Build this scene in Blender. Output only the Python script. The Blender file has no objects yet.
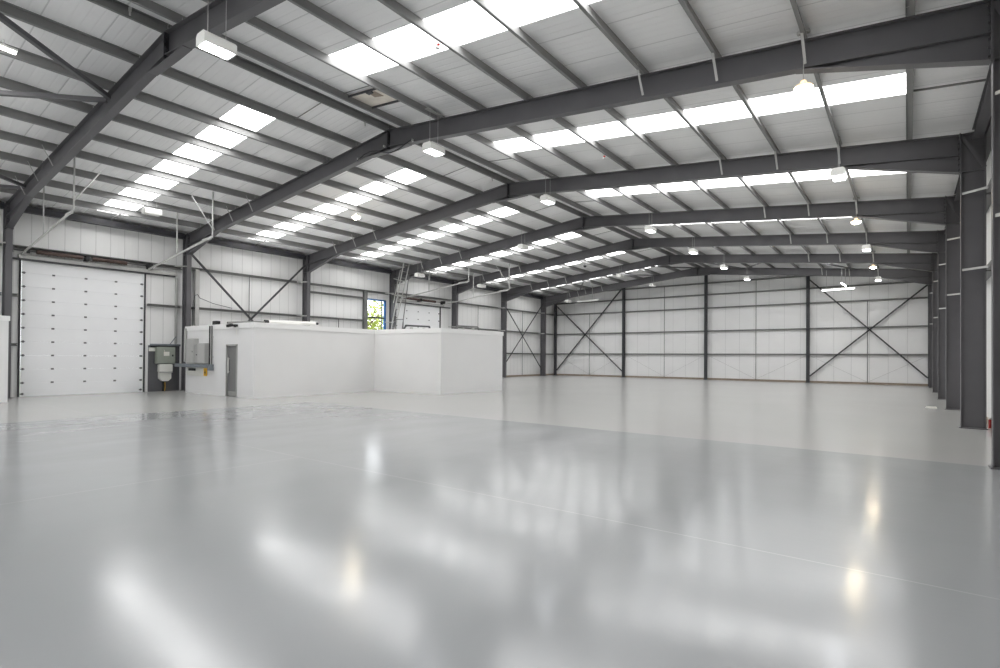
import bpy, math, random
from mathutils import Vector, Matrix
random.seed(7)
scn = bpy.context.scene
COL = scn.collection
V3 = Vector

# ------------------------------------------------------------------ helpers
class MB:
    """collects shapes; build() links them as ONE mesh object"""
    def __init__(self): self.v = []; self.f = []; self.sm = []
    def add(self, vs, fs, smooth=False):
        b = len(self.v); self.v += [tuple(x) for x in vs]
        for q in fs: self.f.append(tuple(i + b for i in q)); self.sm.append(smooth)
        return self
    def box(self, a, b):
        x0, y0, z0 = [min(p, q) for p, q in zip(a, b)]; x1, y1, z1 = [max(p, q) for p, q in zip(a, b)]
        return self.add([(x0,y0,z0),(x1,y0,z0),(x1,y1,z0),(x0,y1,z0),(x0,y0,z1),(x1,y0,z1),(x1,y1,z1),(x0,y1,z1)],
            [(0,3,2,1),(4,5,6,7),(0,1,5,4),(1,2,6,5),(2,3,7,6),(3,0,4,7)])
    def bbox(self, a, b, r=.01):
        """box with chamfered edges"""
        x0, y0, z0 = [min(p, q) for p, q in zip(a, b)]; x1, y1, z1 = [max(p, q) for p, q in zip(a, b)]
        r = min(r, (x1-x0)*.45, (y1-y0)*.45, (z1-z0)*.45)
        def ring(x0,y0,x1,y1,c,z): return [(x0+c,y0,z),(x1-c,y0,z),(x1,y0+c,z),(x1,y1-c,z),(x1-c,y1,z),(x0+c,y1,z),(x0,y1-c,z),(x0,y0+c,z)]
        vs = ring(x0+r,y0+r,x1-r,y1-r,r*.4,z0)+ring(x0,y0,x1,y1,r,z0+r)+ring(x0,y0,x1,y1,r,z1-r)+ring(x0+r,y0+r,x1-r,y1-r,r*.4,z1)
        fs = [tuple(range(7,-1,-1)), tuple(range(24,32))]
        for k in range(3):
            for i in range(8):
                j = (i+1) % 8; fs.append((k*8+i, k*8+j, k*8+8+j, k*8+8+i))
        return self.add(vs, fs)
    def prism(self, poly, d):
        """closed polygon (3D points) pushed along d"""
        n = len(poly); P = [V3(p) for p in poly]; d = V3(d)
        fs = [tuple(range(n-1,-1,-1)), tuple(range(n,2*n))] + [(i,(i+1)%n,(i+1)%n+n,i+n) for i in range(n)]
        return self.add(P + [p+d for p in P], fs)
    def sweep(self, prof, p0, p1, xd, yd):
        """profile (u,v) swept from p0 to p1, with section axes xd, yd"""
        xd, yd = V3(xd), V3(yd)
        return self.prism([V3(p0) + xd*u + yd*v for u, v in prof], V3(p1)-V3(p0))
    def bar(self, p0, p1, w, h=None, up=(0,0,1)):
        h = h or w; d = (V3(p1)-V3(p0)).normalized(); up = V3(up)
        if abs(d.dot(up)) > .98: up = V3((0,1,0)) if abs(d.y) < .9 else V3((1,0,0))
        x = d.cross(up).normalized(); y = x.cross(d)
        return self.sweep([(-w/2,-h/2),(w/2,-h/2),(w/2,h/2),(-w/2,h/2)], p0, p1, x, y)
    def tube(self, p0, p1, r, n=8):
        p0, p1 = V3(p0), V3(p1); d = (p1-p0).normalized(); up = V3((0,0,1)) if abs(d.z) < .9 else V3((0,1,0))
        x = d.cross(up).normalized(); y = x.cross(d)
        A = [(x*math.cos(2*math.pi*i/n)+y*math.sin(2*math.pi*i/n))*r for i in range(n)]
        vs = [p0+a for a in A]+[p1+a for a in A]
        self.add(vs, [(i,(i+1)%n,(i+1)%n+n,i+n) for i in range(n)], True)
        return self.add(vs, [tuple(range(n-1,-1,-1)), tuple(range(n,2*n))])
    def path(self, pts, r, n=8):
        for a, b in zip(pts, pts[1:]): self.tube(a, b, r, n)
        return self
    def lathe(self, c, prof, n=20, axis='z'):
        """profile (radius, height) turned round c"""
        vs = []; c = V3(c)
        for r, h in prof:
            for i in range(n):
                a = 2*math.pi*i/n; vs.append(c + (V3((r*math.cos(a), r*math.sin(a), h)) if axis == 'z' else V3((h, r*math.cos(a), r*math.sin(a)))))
        fs = []
        for k in range(len(prof)-1):
            for i in range(n):
                j = (i+1) % n; fs.append((k*n+i, k*n+j, k*n+n+j, k*n+n+i))
        self.add(vs, fs, True)
        return self
    def build(self, name, m, parent=None, loc=None):
        o0 = V3(parent['_o']) if parent else V3(loc or (0,0,0))
        me = bpy.data.meshes.new(name); me.from_pydata([tuple(V3(v)-o0) for v in self.v], [], self.f)
        me.polygons.foreach_set('use_smooth', self.sm); me.materials.append(m); me.update()
        import bmesh
        b = bmesh.new(); b.from_mesh(me); bmesh.ops.recalc_face_normals(b, faces=b.faces[:]); b.to_mesh(me); b.free()
        o = bpy.data.objects.new(name, me); COL.objects.link(o); o['_o'] = tuple(o0)
        if parent: o.parent = parent
        else: o.location = o0
        return o

def tag(o, label, cat, group=None):
    o['label'] = label; o['category'] = cat; o['kind'] = 'thing'
    if group: o['group'] = group
    return o
def thing(name, label, cat, loc, group=None):
    o = bpy.data.objects.new(name, None); COL.objects.link(o); o.location = loc; o['_o'] = tuple(loc); o.empty_display_size = .2
    return tag(o, label, cat, group)
def struct(name, mb, m, parent=None, loc=None):
    o = mb.build(name, m, parent, loc); o['kind'] = 'structure'; return o
def struct_root(name, loc):
    o = bpy.data.objects.new(name, None); COL.objects.link(o); o.location = loc; o['_o'] = tuple(loc); o['kind'] = 'structure'; return o
def copy_thing(root, off, label):
    """a copy of a thing, its parts and their sub-parts, moved by off"""
    r = root.copy(); COL.objects.link(r); r.location = root.location + V3(off); r['label'] = label
    for ch in root.children:
        c = ch.copy(); COL.objects.link(c); c.parent = r
        for g in ch.children:
            d = g.copy(); COL.objects.link(d); d.parent = c
    return r

# ------------------------------------------------------------------ materials
def srgb(r, g, b):
    f = lambda c: (c/255/12.92) if c/255 <= .04045 else ((c/255+.055)/1.055)**2.4
    return (f(r), f(g), f(b), 1)
def mat(name, col, rough=.5, metal=0, var=.06, scale=3, bump=0, bscale=40, spec=.5):
    m = bpy.data.materials.new(name); m.use_nodes = True; nt = m.node_tree; N = nt.nodes; L = nt.links
    b = N['Principled BSDF']; b.inputs['Roughness'].default_value = rough; b.inputs['Metallic'].default_value = metal
    b.inputs['Specular IOR Level'].default_value = spec
    tc = N.new('ShaderNodeTexCoord'); no = N.new('ShaderNodeTexNoise'); no.inputs['Scale'].default_value = scale; no.inputs['Detail'].default_value = 4
    L.new(tc.outputs['Object'], no.inputs['Vector'])
    rp = N.new('ShaderNodeValToRGB'); e = rp.color_ramp.elements
    e[0].position = .3; e[1].position = .7
    e[0].color = tuple(c*(1-var) for c in col[:3])+(1,); e[1].color = tuple(min(1, c*(1+var)) for c in col[:3])+(1,)
    L.new(no.outputs['Fac'], rp.inputs['Fac']); L.new(rp.outputs['Color'], b.inputs['Base Color'])
    if bump:
        n2 = N.new('ShaderNodeTexNoise'); n2.inputs['Scale'].default_value = bscale; L.new(tc.outputs['Object'], n2.inputs['Vector'])
        bp = N.new('ShaderNodeBump'); bp.inputs['Strength'].default_value = bump; bp.inputs['Distance'].default_value = .01
        L.new(n2.outputs['Fac'], bp.inputs['Height']); L.new(bp.outputs['Normal'], b.inputs['Normal'])
    return m
def emit(name, col, s, base=(.8,.8,.8,1)):
    m = bpy.data.materials.new(name); m.use_nodes = True; b = m.node_tree.nodes['Principled BSDF']
    b.inputs['Base Color'].default_value = base; b.inputs['Emission Color'].default_value = col; b.inputs['Emission Strength'].default_value = s
    b.inputs['Roughness'].default_value = .4
    return m
def cladding(name, col, axis, pitch, rough=.45, depth=.012, rib=None, st=.6):
    """painted profiled sheet: a joint every pitch metres along axis, shallow ribs between"""
    m = mat(name, col, rough, 0, .025, .6); nt = m.node_tree; N = nt.nodes; L = nt.links; b = N['Principled BSDF']
    tc = N.new('ShaderNodeTexCoord'); sp = N.new('ShaderNodeSeparateXYZ'); L.new(tc.outputs['Object'], sp.inputs[0])
    def M(op, a, bb=None):
        n = N.new('ShaderNodeMath'); n.operation = op
        for i, x in enumerate((a, bb)):
            if x is None: continue
            if isinstance(x, (int, float)): n.inputs[i].default_value = x
            else: L.new(x, n.inputs[i])
        return n.outputs[0]
    u = sp.outputs[axis]
    fr = M('FRACT', M('DIVIDE', M('ADD', u, 1000.0), pitch))
    d = M('ABSOLUTE', M('SUBTRACT', fr, .5))                 # .5 at the joint
    groove = M('MULTIPLY', M('GREATER_THAN', d, .5-.012/pitch), -1.0)
    r = rib or pitch/4
    ribs = M('MULTIPLY', M('PINGPONG', M('DIVIDE', M('ADD', u, 1000.0), r), .5), .5)
    ribs = M('MINIMUM', ribs, .08)
    h = M('ADD', groove, M('MULTIPLY', ribs, 3.0))
    bp = N.new('ShaderNodeBump'); bp.inputs['Strength'].default_value = st; bp.inputs['Distance'].default_value = depth
    L.new(h, bp.inputs['Height']); L.new(bp.outputs['Normal'], b.inputs['Normal'])
    # base colour darkened along the joints
    mx = N.new('ShaderNodeMix'); mx.data_type = 'RGBA'; mx.blend_type = 'MULTIPLY'
    L.new(M('MULTIPLY', groove, -.32), mx.inputs[0])
    src = [l for l in nt.links if l.to_socket == b.inputs['Base Color']][0].from_socket
    L.new(src, mx.inputs[6]); mx.inputs[7].default_value = (.25,.25,.25,1); L.new(mx.outputs[2], b.inputs['Base Color'])
    return m

STEEL   = mat('painted_steel_charcoal', srgb(92,91,94), .42, 0, .06, 2)
STEEL_D = mat('painted_steel_dark', srgb(62,62,66), .45, 0, .06, 2)
PURL    = mat('galvanised_purlin', srgb(138,138,137), .6, 0, .06, 1.5, spec=.25)
RAIL    = mat('galvanised_rail', srgb(118,118,117), .5, .1, .08, 2)
GALV    = mat('pale_galvanised', srgb(190,190,188), .4, .3, .06, 6)
ROOFM   = cladding('roof_liner_sheet', srgb(241,241,241), 1, 1.0, .5, .03, .2, .9)
WALLY   = cladding('wall_liner_sheet', srgb(234,234,233), 1, .5, .45, .008, .25)
WALLX   = cladding('gable_liner_sheet', srgb(243,243,243), 0, 1.0, .45, .008, .25)
GRP     = emit('daylit_rooflight', (1,1,1,1), 4.6)
OFFW    = mat('white_painted_board', srgb(231,231,231), .55, 0, .015, .8)
COPE    = mat('white_trim', srgb(243,243,243), .5, 0, .01, 2)
DOORW   = mat('white_door_panel', srgb(240,241,242), .4, 0, .015, 1)
BLACK   = mat('black_fittings', srgb(34,34,36), .5, 0, .1, 8)
HINGE   = mat('grey_zinc_hinge', srgb(110,110,112), .4, .6, .1, 8)
SPRING  = mat('rusty_brown_spring', srgb(76,60,55), .55, .3, .25, 9)
LEADW   = mat('white_lamp_body', srgb(236,236,232), .4, 0, .02, 5)
LAMPE   = emit('lit_white_lens', (.93,.95,1,1), 12)
LAMPW   = emit('lit_warm_lens', (1,.84,.58,1), 60)
AMBER   = emit('amber_glass_shade', (1,.66,.34,1), .9, (.9,.8,.6,1))
TUBEE   = emit('lit_tube', (1,1,.96,1), 7)
DIMLENS = mat('unlit_white_lens', srgb(246,246,242), .3, 0, .02, 5)
GREYDR  = mat('grey_door_paint', srgb(120,120,120), .45, 0, .03, 4)
ALU     = mat('brushed_aluminium', srgb(176,176,174), .35, .6, .05, 10)
BOXG    = mat('grey_green_enclosure', srgb(150,156,146), .5, 0, .04, 5)
BOXG2   = mat('mid_grey_cabinet', srgb(160,160,158), .5, 0, .03, 5)
BOXL    = mat('light_grey_cabinet', srgb(178,178,176), .5, 0, .03, 5)
CREAM   = mat('white_meter_plastic', srgb(226,226,220), .45, 0, .03, 5)
LININ   = mat('dark_grey_lining', srgb(92,92,95), .6, 0, .06, 3)
TRAY    = mat('blue_grey_tray', srgb(128,134,140), .4, .3, .08, 5)
YEL     = mat('warning_yellow', srgb(246,190,30), .5, 0, .03, 5)
RED     = mat('red_plastic', srgb(190,50,48), .5, 0, .05, 5)
BLUE    = mat('blue_window_frame', srgb(36,106,176), .4, 0, .03, 4)
BROWN   = mat('brown_kerb_board', srgb(150,136,122), .7, 0, .12, 4)
STAIN   = mat('stained_plywood', srgb(226,219,208), .7, 0, .12, 3)
LEAF    = mat('yellow_green_leaf', srgb(126,136,48), .6, 0, .4, 1.5)
BARK    = mat('brown_bark', srgb(92,76,60), .8, 0, .25, 5)
GRASS   = mat('outdoor_grass', srgb(106,124,66), .8, 0, .2, 2)

def glass():
    m = bpy.data.materials.new('clear_pane'); m.use_nodes = True; nt = m.node_tree; N = nt.nodes; L = nt.links
    N.remove(N['Principled BSDF']); t = N.new('ShaderNodeBsdfTransparent'); g = N.new('ShaderNodeBsdfGlossy'); g.inputs['Roughness'].default_value = .03
    mx = N.new('ShaderNodeMixShader'); mx.inputs[0].default_value = .06
    L.new(t.outputs[0], mx.inputs[1]); L.new(g.outputs[0], mx.inputs[2]); L.new(mx.outputs[0], N['Material Output'].inputs[0]); return m
GLASS = glass()

def floor_mat():
    m = bpy.data.materials.new('sealed_concrete'); m.use_nodes = True; nt = m.node_tree; N = nt.nodes; L = nt.links; b = N['Principled BSDF']
    tc = N.new('ShaderNodeTexCoord'); sp = N.new('ShaderNodeSeparateXYZ'); L.new(tc.outputs['Object'], sp.inputs[0]); X, Y = sp.outputs[0], sp.outputs[1]
    def M(op, a, bb=None, c=None):
        n = N.new('ShaderNodeMath'); n.operation = op
        for i, x in enumerate((a, bb, c)):
            if x is None: continue
            if isinstance(x, (int, float)): n.inputs[i].default_value = x
            else: L.new(x, n.inputs[i])
        return n.outputs[0]
    def noise(s, d=4, sc=None):
        n = N.new('ShaderNodeTexNoise'); n.inputs['Scale'].default_value = s; n.inputs['Detail'].default_value = d
        if sc:
            mp = N.new('ShaderNodeMapping'); mp.inputs['Scale'].default_value = sc; L.new(tc.outputs['Object'], mp.inputs[0]); L.new(mp.outputs[0], n.inputs['Vector'])
        else: L.new(tc.outputs['Object'], n.inputs['Vector'])
        return n.outputs['Fac']
    # zone A: the freshly sealed bays near the camera
    zA = M('MULTIPLY', M('LESS_THAN', Y, 10.9), M('GREATER_THAN', X, -16.4))
    wob = noise(.35, 5); fine = noise(9, 6); streak = noise(1.3, 4, (1, .35, 1))
    def mixc(f, a, c):
        n = N.new('ShaderNodeMix'); n.data_type = 'RGBA'
        if isinstance(f, (int, float)): n.inputs[0].default_value = f
        else: L.new(f, n.inputs[0])
        for k, x in ((6, a), (7, c)):
            if isinstance(x, tuple): n.inputs[k].default_value = x
            else: L.new(x, n.inputs[k])
        return n.outputs[2]
    ca = mixc(wob, srgb(155,157,159), srgb(166,168,169)); cb = mixc(wob, srgb(171,171,169), srgb(177,177,175))
    c = mixc(zA, cb, ca)
    c = mixc(M('MULTIPLY', M('MULTIPLY', M('MAXIMUM', M('SUBTRACT', fine, .62), 0.0), .5), zA), c, (.3,.3,.3,1))
    # saw-cut joints
    def line(v, at, w): return M('LESS_THAN', M('ABSOLUTE', M('SUBTRACT', v, at)), w)
    j = line(Y, 4.87, .009)
    j = M('MAXIMUM', j, M('MULTIPLY', line(X, -7.58, .01), M('LESS_THAN', Y, 4.87)))
    j = M('MAXIMUM', j, line(Y, 10.9, .02))
    j = M('MAXIMUM', j, M('MULTIPLY', line(X, -16.4, .012), M('LESS_THAN', Y, 10.9)))
    for y in (22.9, 34.6): j = M('MAXIMUM', j, line(Y, y, .01))
    c = mixc(M('MULTIPLY', j, M('MULTIPLY', noise(.8, 3), .5)), c, (.62,.62,.6,1))
    L.new(c, b.inputs['Base Color'])
    ro = M('ADD', .21, M('MULTIPLY', zA, M('ADD', -.045, M('MULTIPLY', M('SUBTRACT', streak, .5), .2))))
    L.new(ro, b.inputs['Roughness'])
    bp = N.new('ShaderNodeBump'); bp.inputs['Distance'].default_value = .02; L.new(M('MULTIPLY', zA, .11), bp.inputs['Strength'])
    L.new(M('ADD', M('MULTIPLY', noise(1.6, 2, (.6,1.6,1)), .8), M('MULTIPLY', noise(22, 4), .2)), bp.inputs['Height']); L.new(bp.outputs['Normal'], b.inputs['Normal'])
    b.inputs['Specular IOR Level'].default_value = .7
    return m
FLOORM = floor_mat()

# ------------------------------------------------------------------ the building
FY = [4.76, 10.78, 16.78, 22.86, 28.65, 34.48, 40.33]      # portal frames, from the camera
Y0, YG = -1.3, 42.86                                       # inner faces of the end walls
XL, XR = -26.1, 1.65                                       # inner faces of the side walls
CL, CR = -25.45, 1.0                                       # inner faces of the columns
RX, SL = -12.3, .102                                       # ridge line and roof slope
def zt(x): return 8.30 - SL*abs(x-RX)                      # top of the rafters
def zs(x): return 8.50 - SL*abs(x-RX)                      # underside of the roof sheets
PR = [-10.34,-8.86,-7.38,-5.90,-4.42,-2.94,-1.46,.03]
PL = [-13.88,-15.40,-16.90,-18.42,-19.94,-21.45,-22.95,-24.42]
ORD = ['first','second','third','fourth','fifth','sixth','seventh','eighth']
EDGE = [Y0] + FY + [YG]
def where(b):                                              # roof bay b lies between EDGE[b] and EDGE[b+1]
    if b == 0: return 'in front of the nearest roof beam'
    if b == 7: return 'between seventh roof beam and end wall'
    return 'between %s and %s roof beams' % (ORD[b-1], ORD[b])

struct('floor', MB().box((XL-.3,Y0-.3,-.12),(XR+.3,YG+.3,0)), FLOORM)

# roof sheets with the rooflight openings left out
RLY = {}
for b in range(7):
    c = (EDGE[b]+EDGE[b+1])/2 if b else 1.75
    RLY[b] = (c-.53, c+.53)
LX0, LX1 = -25.15, PL[0]; RX0, RX1 = PR[0], .04
roof = MB()
def sheet(mb, xa, xb, ya, yb, t=.05):
    P = [(xa,ya,zs(xa)),(xb,ya,zs(xb)),(xb,yb,zs(xb)),(xa,yb,zs(xa))]
    mb.prism(P, (0,0,t))
for x0, x1, a, c in ((XL-.05,RX,LX0,LX1),(RX,XR+.05,RX0,RX1)):
    y = Y0-.05
    for b in range(7):
        ya, yb = RLY[b]
        sheet(roof, x0, x1, y, ya); sheet(roof, x0, a, ya, yb); sheet(roof, c, x1, ya, yb); y = yb
    sheet(roof, x0, x1, y, YG+.05)
struct('ceiling', roof, ROOFM)
for b in range(7):
    ya, yb = RLY[b]
    for side, xa, xb in (('roller-door',LX0,LX1),('bare-column',RX0,RX1)):
        m = MB(); P = [(xa,ya,zs(xa)+.012),(xb,ya,zs(xb)+.012),(xb,yb,zs(xb)+.012),(xa,yb,zs(xa)+.012)]
        m.prism(P, (0,0,.03))
        o = m.build('rooflight', GRP, None, ((xa+xb)/2,(ya+yb)/2,zs((xa+xb)/2)))
        tag(o, 'glowing white rooflight strip, %s slope, %s' % (side, where(b)), 'rooflight', 'rooflight strips in the roof')

# outer walls
struct('wall_right', MB().box((XR,Y0-.1,0),(XR+.1,YG+.1,zs(XR)+.04)), WALLY)
def gable(y, d):
    return MB().prism([(XL-.1,y,0),(XR+.1,y,0),(XR+.1,y,zs(XR)+.02),(RX,y,zs(RX)+.02),(XL-.1,y,zs(XL)+.02)], (0,d,0))
struct('wall_back', gable(YG, .1), WALLX)
struct('wall_front', gable(Y0, -.1), WALLX)
D1 = (5.23, 9.23, 5.1); D2 = (23.48, 27.52, 5.1); W1 = (21.16, 22.66, 2.4, 5.1)
lw = MB(); top = zs(XL)+.02; y = Y0-.1
for ya, yb, za, zb in ((D1[0],D1[1],0,D1[2]), (W1[0],W1[1],W1[2],W1[3]), (D2[0],D2[1],0,D2[2])):
    lw.box((XL-.1,y,0),(XL,ya,top)); lw.box((XL-.1,ya,zb),(XL,yb,top))
    if za: lw.box((XL-.1,ya,0),(XL,yb,za))
    y = yb
lw.box((XL-.1,y,0),(XL,YG+.1,top))
struct('wall_left', lw, WALLY)
# kerbs at the foot of the walls
struct('baseboard_back', MB().box((XL,YG-.06,0),(XR,YG-.001,.13)), BROWN)
struct('baseboard_left', MB().box((XL+.001,28.9,0),(XL+.06,YG-.06,.13)), BROWN)
struct('baseboard_right', MB().box((XR-.06,Y0,0),(XR-.001,YG-.06,.13)), BROWN)

# ------------------------------------------------------------------ portal frames
def Isec(d, w, tf, tw):
    return [(-w/2,-d/2),(w/2,-d/2),(w/2,-d/2+tf),(tw/2,-d/2+tf),(tw/2,d/2-tf),(w/2,d/2-tf),(w/2,d/2),(-w/2,d/2),(-w/2,d/2-tf),(-tw/2,d/2-tf),(-tw/2,-d/2+tf),(-w/2,-d/2+tf)]
def bolts(mb, pts, d, r=.022, l=.03):
    for p in pts: mb.tube(p, V3(p)+V3(d)*l, r, 6)
CD = .45; W = .19; DEP = .50
def column(k, side):
    y = FY[k]; s = 1 if side == 'R' else -1; xi = CR if s > 0 else CL; xo = xi + s*CD; xm = (xi+xo)/2
    h = zt(xi) + .0
    who = 'bare-column side' if s > 0 else 'roller-door side'
    if s < 0:
        lab = ['charcoal steel column just left of the big white roller door',
               'charcoal steel column between the roller door and the wall-mounted grey cabinets',
               'charcoal steel column rising behind the long white office wall',
               'charcoal steel column behind the office, beside the leaning ladder and blue window',
               'charcoal steel column behind the office, right of the distant roller door',
               'charcoal steel column just right of the white office, braced on one side',
               'slim-looking charcoal column nearest the end wall, roller-door side'][k]
    else:
        lab = 'charcoal steel column, %s from the camera in the bare-column row' % ORD[k]
        if k == 1: lab = 'charcoal steel column cut by the picture edge, largest in the bare-column row'
        if k == 6: lab = 'charcoal steel column at the end of the bare-column row'
    t = thing('steel_column', lab, 'column', (xm,y,0), 'steel columns along the %s' % who)
    MB().sweep(Isec(CD,W,.018,.012), (xm,y,.02), (xm,y,h), (0,1,0), (-s,0,0)).build('shaft', STEEL, t)
    MB().box((xi-.03*s,y-.13,0),(xo+.03*s,y+.13,.02)).build('base_plate', STEEL, t)
    zh = zt(xi)-.91
    for z in (zh+.01, h-.01):
        MB().box((xi+s*.018,y-W/2+.005,z-.008),(xo-s*.018,y+W/2-.005,z+.008)).build('web_stiffener', STEEL, t)
    MB().bar((xi+s*.02,y-.05,h-.05),(xo-s*.02,y-.05,zh+.05),.08,.014,up=(0,1,0)).build('diagonal_stiffener', STEEL, t)
    for z in ((5.52,) if s < 0 and k in (0,1) else (5.52, 3.72)):   # stays back to the wall rails
        MB().bar((xi+s*.03,y-W/2+.01,z),(xo+s*.02,y-.42,z),.012,.05).build('column_stay', GALV, t)
    return t
def rafter(k):
    y = FY[k]
    lab = ['steel roof beam nearest the camera, running out at the top','steel roof beam, second from the camera, carrying a lit round lamp',
           'steel roof beam, third from the camera','steel roof beam, fourth from the camera','steel roof beam, fifth from the camera',
           'steel roof beam, sixth from the camera','steel roof beam, seventh and last, nearest the end wall'][k]
    t = thing('roof_beam', lab, 'roof beam', (RX,y,zt(RX)-DEP), 'sloping steel roof beams')
    for s, xe in ((-1,CL),(1,CR)):
        n = V3((s*SL,0,1)).normalized(); dpt = DEP/math.sqrt(1+SL*SL)*1.0
        a = V3((RX+s*.012,y,zt(RX)-.001)) - n*(dpt/2); b = V3((xe-s*.022,y,zt(xe))) - n*(dpt/2)
        P = Isec(dpt,W,.018,.012)
        # ends cut plumb: build as a prism with vertical section
        prof = [(u, v*math.sqrt(1+SL*SL)) for u, v in P]
        MB().sweep(prof, (RX+s*.012,y,zt(RX)-DEP/2), (xe-s*.022,y,zt(xe)-DEP/2), (0,1,0), (0,0,1)).build('rafter', STEEL, t)
        # haunch below the rafter at the column
        xh = xe - s*2.55; zb = zt(xe)-.91; hz = zt(xh)-DEP
        hm = MB()
        hm.prism([(xe-s*.022,y-.006,zt(xe)-DEP),(xh,y-.006,hz),(xe-s*.022,y-.006,zb)], (0,.012,0))
        hm.prism([(xe-s*.022,y-W/2,zb),(xe-s*.022,y-W/2,zb+.02),(xh,y-W/2,hz+.004),(xh-s*.05,y-W/2,hz-.004)], (0,W,0))
        hm.build('haunch', STEEL, t)
        ep = MB().box((xe-s*.022,y-.11,zb-.03),(xe-s*.001,y+.11,zt(xe)+.02))
        e = ep.build('end_plate', STEEL, t)
        bm = MB()
        for i in range(7):
            for sy in (-1,1): bolts(bm, [(xe-s*.022,y+sy*.065,zb+.07+i*.125)], (-s,0,0))
        bm.build('bolt_row', STEEL_D, e)
    # apex plates and the small apex haunch
    ap = MB().box((RX-.012,y-.11,zt(RX)-DEP-.07),(RX+.012,y+.11,zt(RX)-.03)); e = ap.build('apex_plate', STEEL_D, t)
    bm = MB()
    for i in range(4):
        for sx in (-1,1): bolts(bm, [(RX+sx*.012,y-.065,zt(RX)-.12-i*.11),(RX+sx*.012,y+.065,zt(RX)-.12-i*.11)], (sx,0,0))
    bm.build('bolt_row', STEEL_D, e)
    zb = zt(RX)-DEP; g = MB()
    g.prism([(RX-.85,y-.006,zb-.0867),(RX,y-.006,zb),(RX+.85,y-.006,zb-.0867),(RX+.3,y-.006,zb-.10),(RX-.3,y-.006,zb-.10)], (0,.012,0))
    g.prism([(RX-.85,y-W/2,zb-.0867),(RX-.3,y-W/2,zb-.10),(RX+.3,y-W/2,zb-.10),(RX+.85,y-W/2,zb-.0867),(RX+.85,y-W/2,zb-.1),(RX+.3,y-W/2,zb-.118),(RX-.3,y-W/2,zb-.118),(RX-.85,y-W/2,zb-.1)], (0,W,0))
    g.build('apex_haunch', STEEL, t)
    # stays from the purlins down to the bottom flange
    for x in PL[4:7] + PR[4:7]:
        MB().bar((x,y-.36,zt(x)+.1),(x+.03,y-W/2-.012,zt(x)-DEP+.05),.045,.012,up=(0,1,0)).build('rafter_stay', GALV, t)
    return t
for k in range(7):
    column(k, 'L'); column(k, 'R'); rafter(k)

# ------------------------------------------------------------------ purlins, ridge and eaves members
def zed(flip, d=.2, w=.065, t=.007, lip=.018):
    P = [(-t/2,-d/2+t),(-t/2,d/2),(-w,d/2),(-w,d/2-lip),(-w-.004,d/2-lip),(-w-.004,d/2+.004),(t/2,d/2+.004),(t/2,-d/2+t),
         (t/2,-d/2+t),(w,-d/2+t),(w,-d/2+t+lip),(w+.004,-d/2+t+lip),(w+.004,-d/2),(-t/2,-d/2)]
    return [(u*flip, v) for u, v in P]
for b in range(8):
    ya, yb = EDGE[b], EDGE[b+1]
    if b == 7: yb -= .02
    if b == 0: ya += .02
    for xs, s, slope in ((PL,-1,'roller-door slope'),(PR,1,'bare-column slope')):
        for i, x in enumerate(xs):
            if b == 0 and s > 0 and i > 3: continue
            n = V3((s*SL,0,1)).normalized(); u = V3((1,0,-s*SL)).normalized()
            m = MB().sweep(zed(s), (x,ya+.004,zt(x)+.099), (x,yb-.004,zt(x)+.099), u, n)
            o = m.build('roof_purlin', PURL, None, (x,(ya+yb)/2,zt(x)))
            tag(o, 'grey steel purlin, %s below the ridge, %s, %s' % (ORD[i], slope, where(b)), 'purlin', 'purlins under the roof sheets')
    for s, nm in ((-1,'roller-door'),(1,'bare-column')):
        x = -12.37 if s < 0 else -11.70; u = V3((1,0,-s*SL)).normalized(); n = V3((s*SL,0,1)).normalized()
        m = MB().sweep(zed(s, .2, .05), (x,ya+.004,zt(x)+.099), (x,yb-.004,zt(x)+.099), u, n)
        o = m.build('ridge_purlin', RAIL if s < 0 else PURL, None, (x,(ya+yb)/2,zt(x)))
        tag(o, 'ridge purlin on the %s side, %s' % (nm, where(b)), 'purlin', 'paired purlins along the ridge')
    # thin tie rods at mid-bay: ridge and eaves
    if 0 < b < 7:
        yc = (ya+yb)/2 + (.12 if b else 0)
        for s, nm, xo in ((-1,'roller-door',PL[0]),(1,'bare-column',PR[0])):
            x = -12.42 if s < 0 else -11.65
            o = MB().bar((x,yc+.75,zs(x)-.05),(xo,yc+.75,zs(xo)-.05),.018).build('tie_rod', RAIL, None, ((x+xo)/2,yc+.75,zs(x)-.05))
            tag(o, 'thin tie rod beside the ridge, %s side, %s' % (nm, where(b)), 'tie rod', 'tie rods beside the ridge')
        for s, nm, xo, xe in ((-1,'roller-door',PL[7],-25.6),(1,'bare-column',PR[7],1.3)):
            o = MB().bar((xo,yc,zs(xo)-.12),(xe,yc,zs(xe)-.12),.035).build('tie_rod', RAIL, None, ((xe+xo)/2,yc,zs(xo)-.12))
            tag(o, 'thin tie rod by the eaves, %s side, %s' % (nm, where(b)), 'tie rod', 'tie rods by the eaves')
    # eaves beams along both side walls
    for s, nm, xe in ((-1,'roller-door',-25.78),(1,'bare-column',1.3)):
        a, c = ya+(.11 if b else 0), yb-(.11 if b < 7 else 0)
        m = MB().sweep([(-.1,-.12),(.1,-.12),(.1,.12),(-.1,.12)] if s < 0 else Isec(.24,.2,.02,.014), (xe,a,6.88), (xe,c,6.88), (1,0,0), (0,0,1))
        o = m.build('eaves_beam', STEEL_D if s < 0 else STEEL, None, (xe,(a+c)/2,6.88))
        if b == 7: w = 'from the last column to the end wall'
        elif b == 0: w = 'in front of the nearest column'
        else: w = 'between the %s and %s columns' % (ORD[b-1], ORD[b])
        tag(o, 'dark eaves beam above the %s wall, %s' % (nm, w), 'eaves beam', 'eaves beams along the walls')
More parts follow.
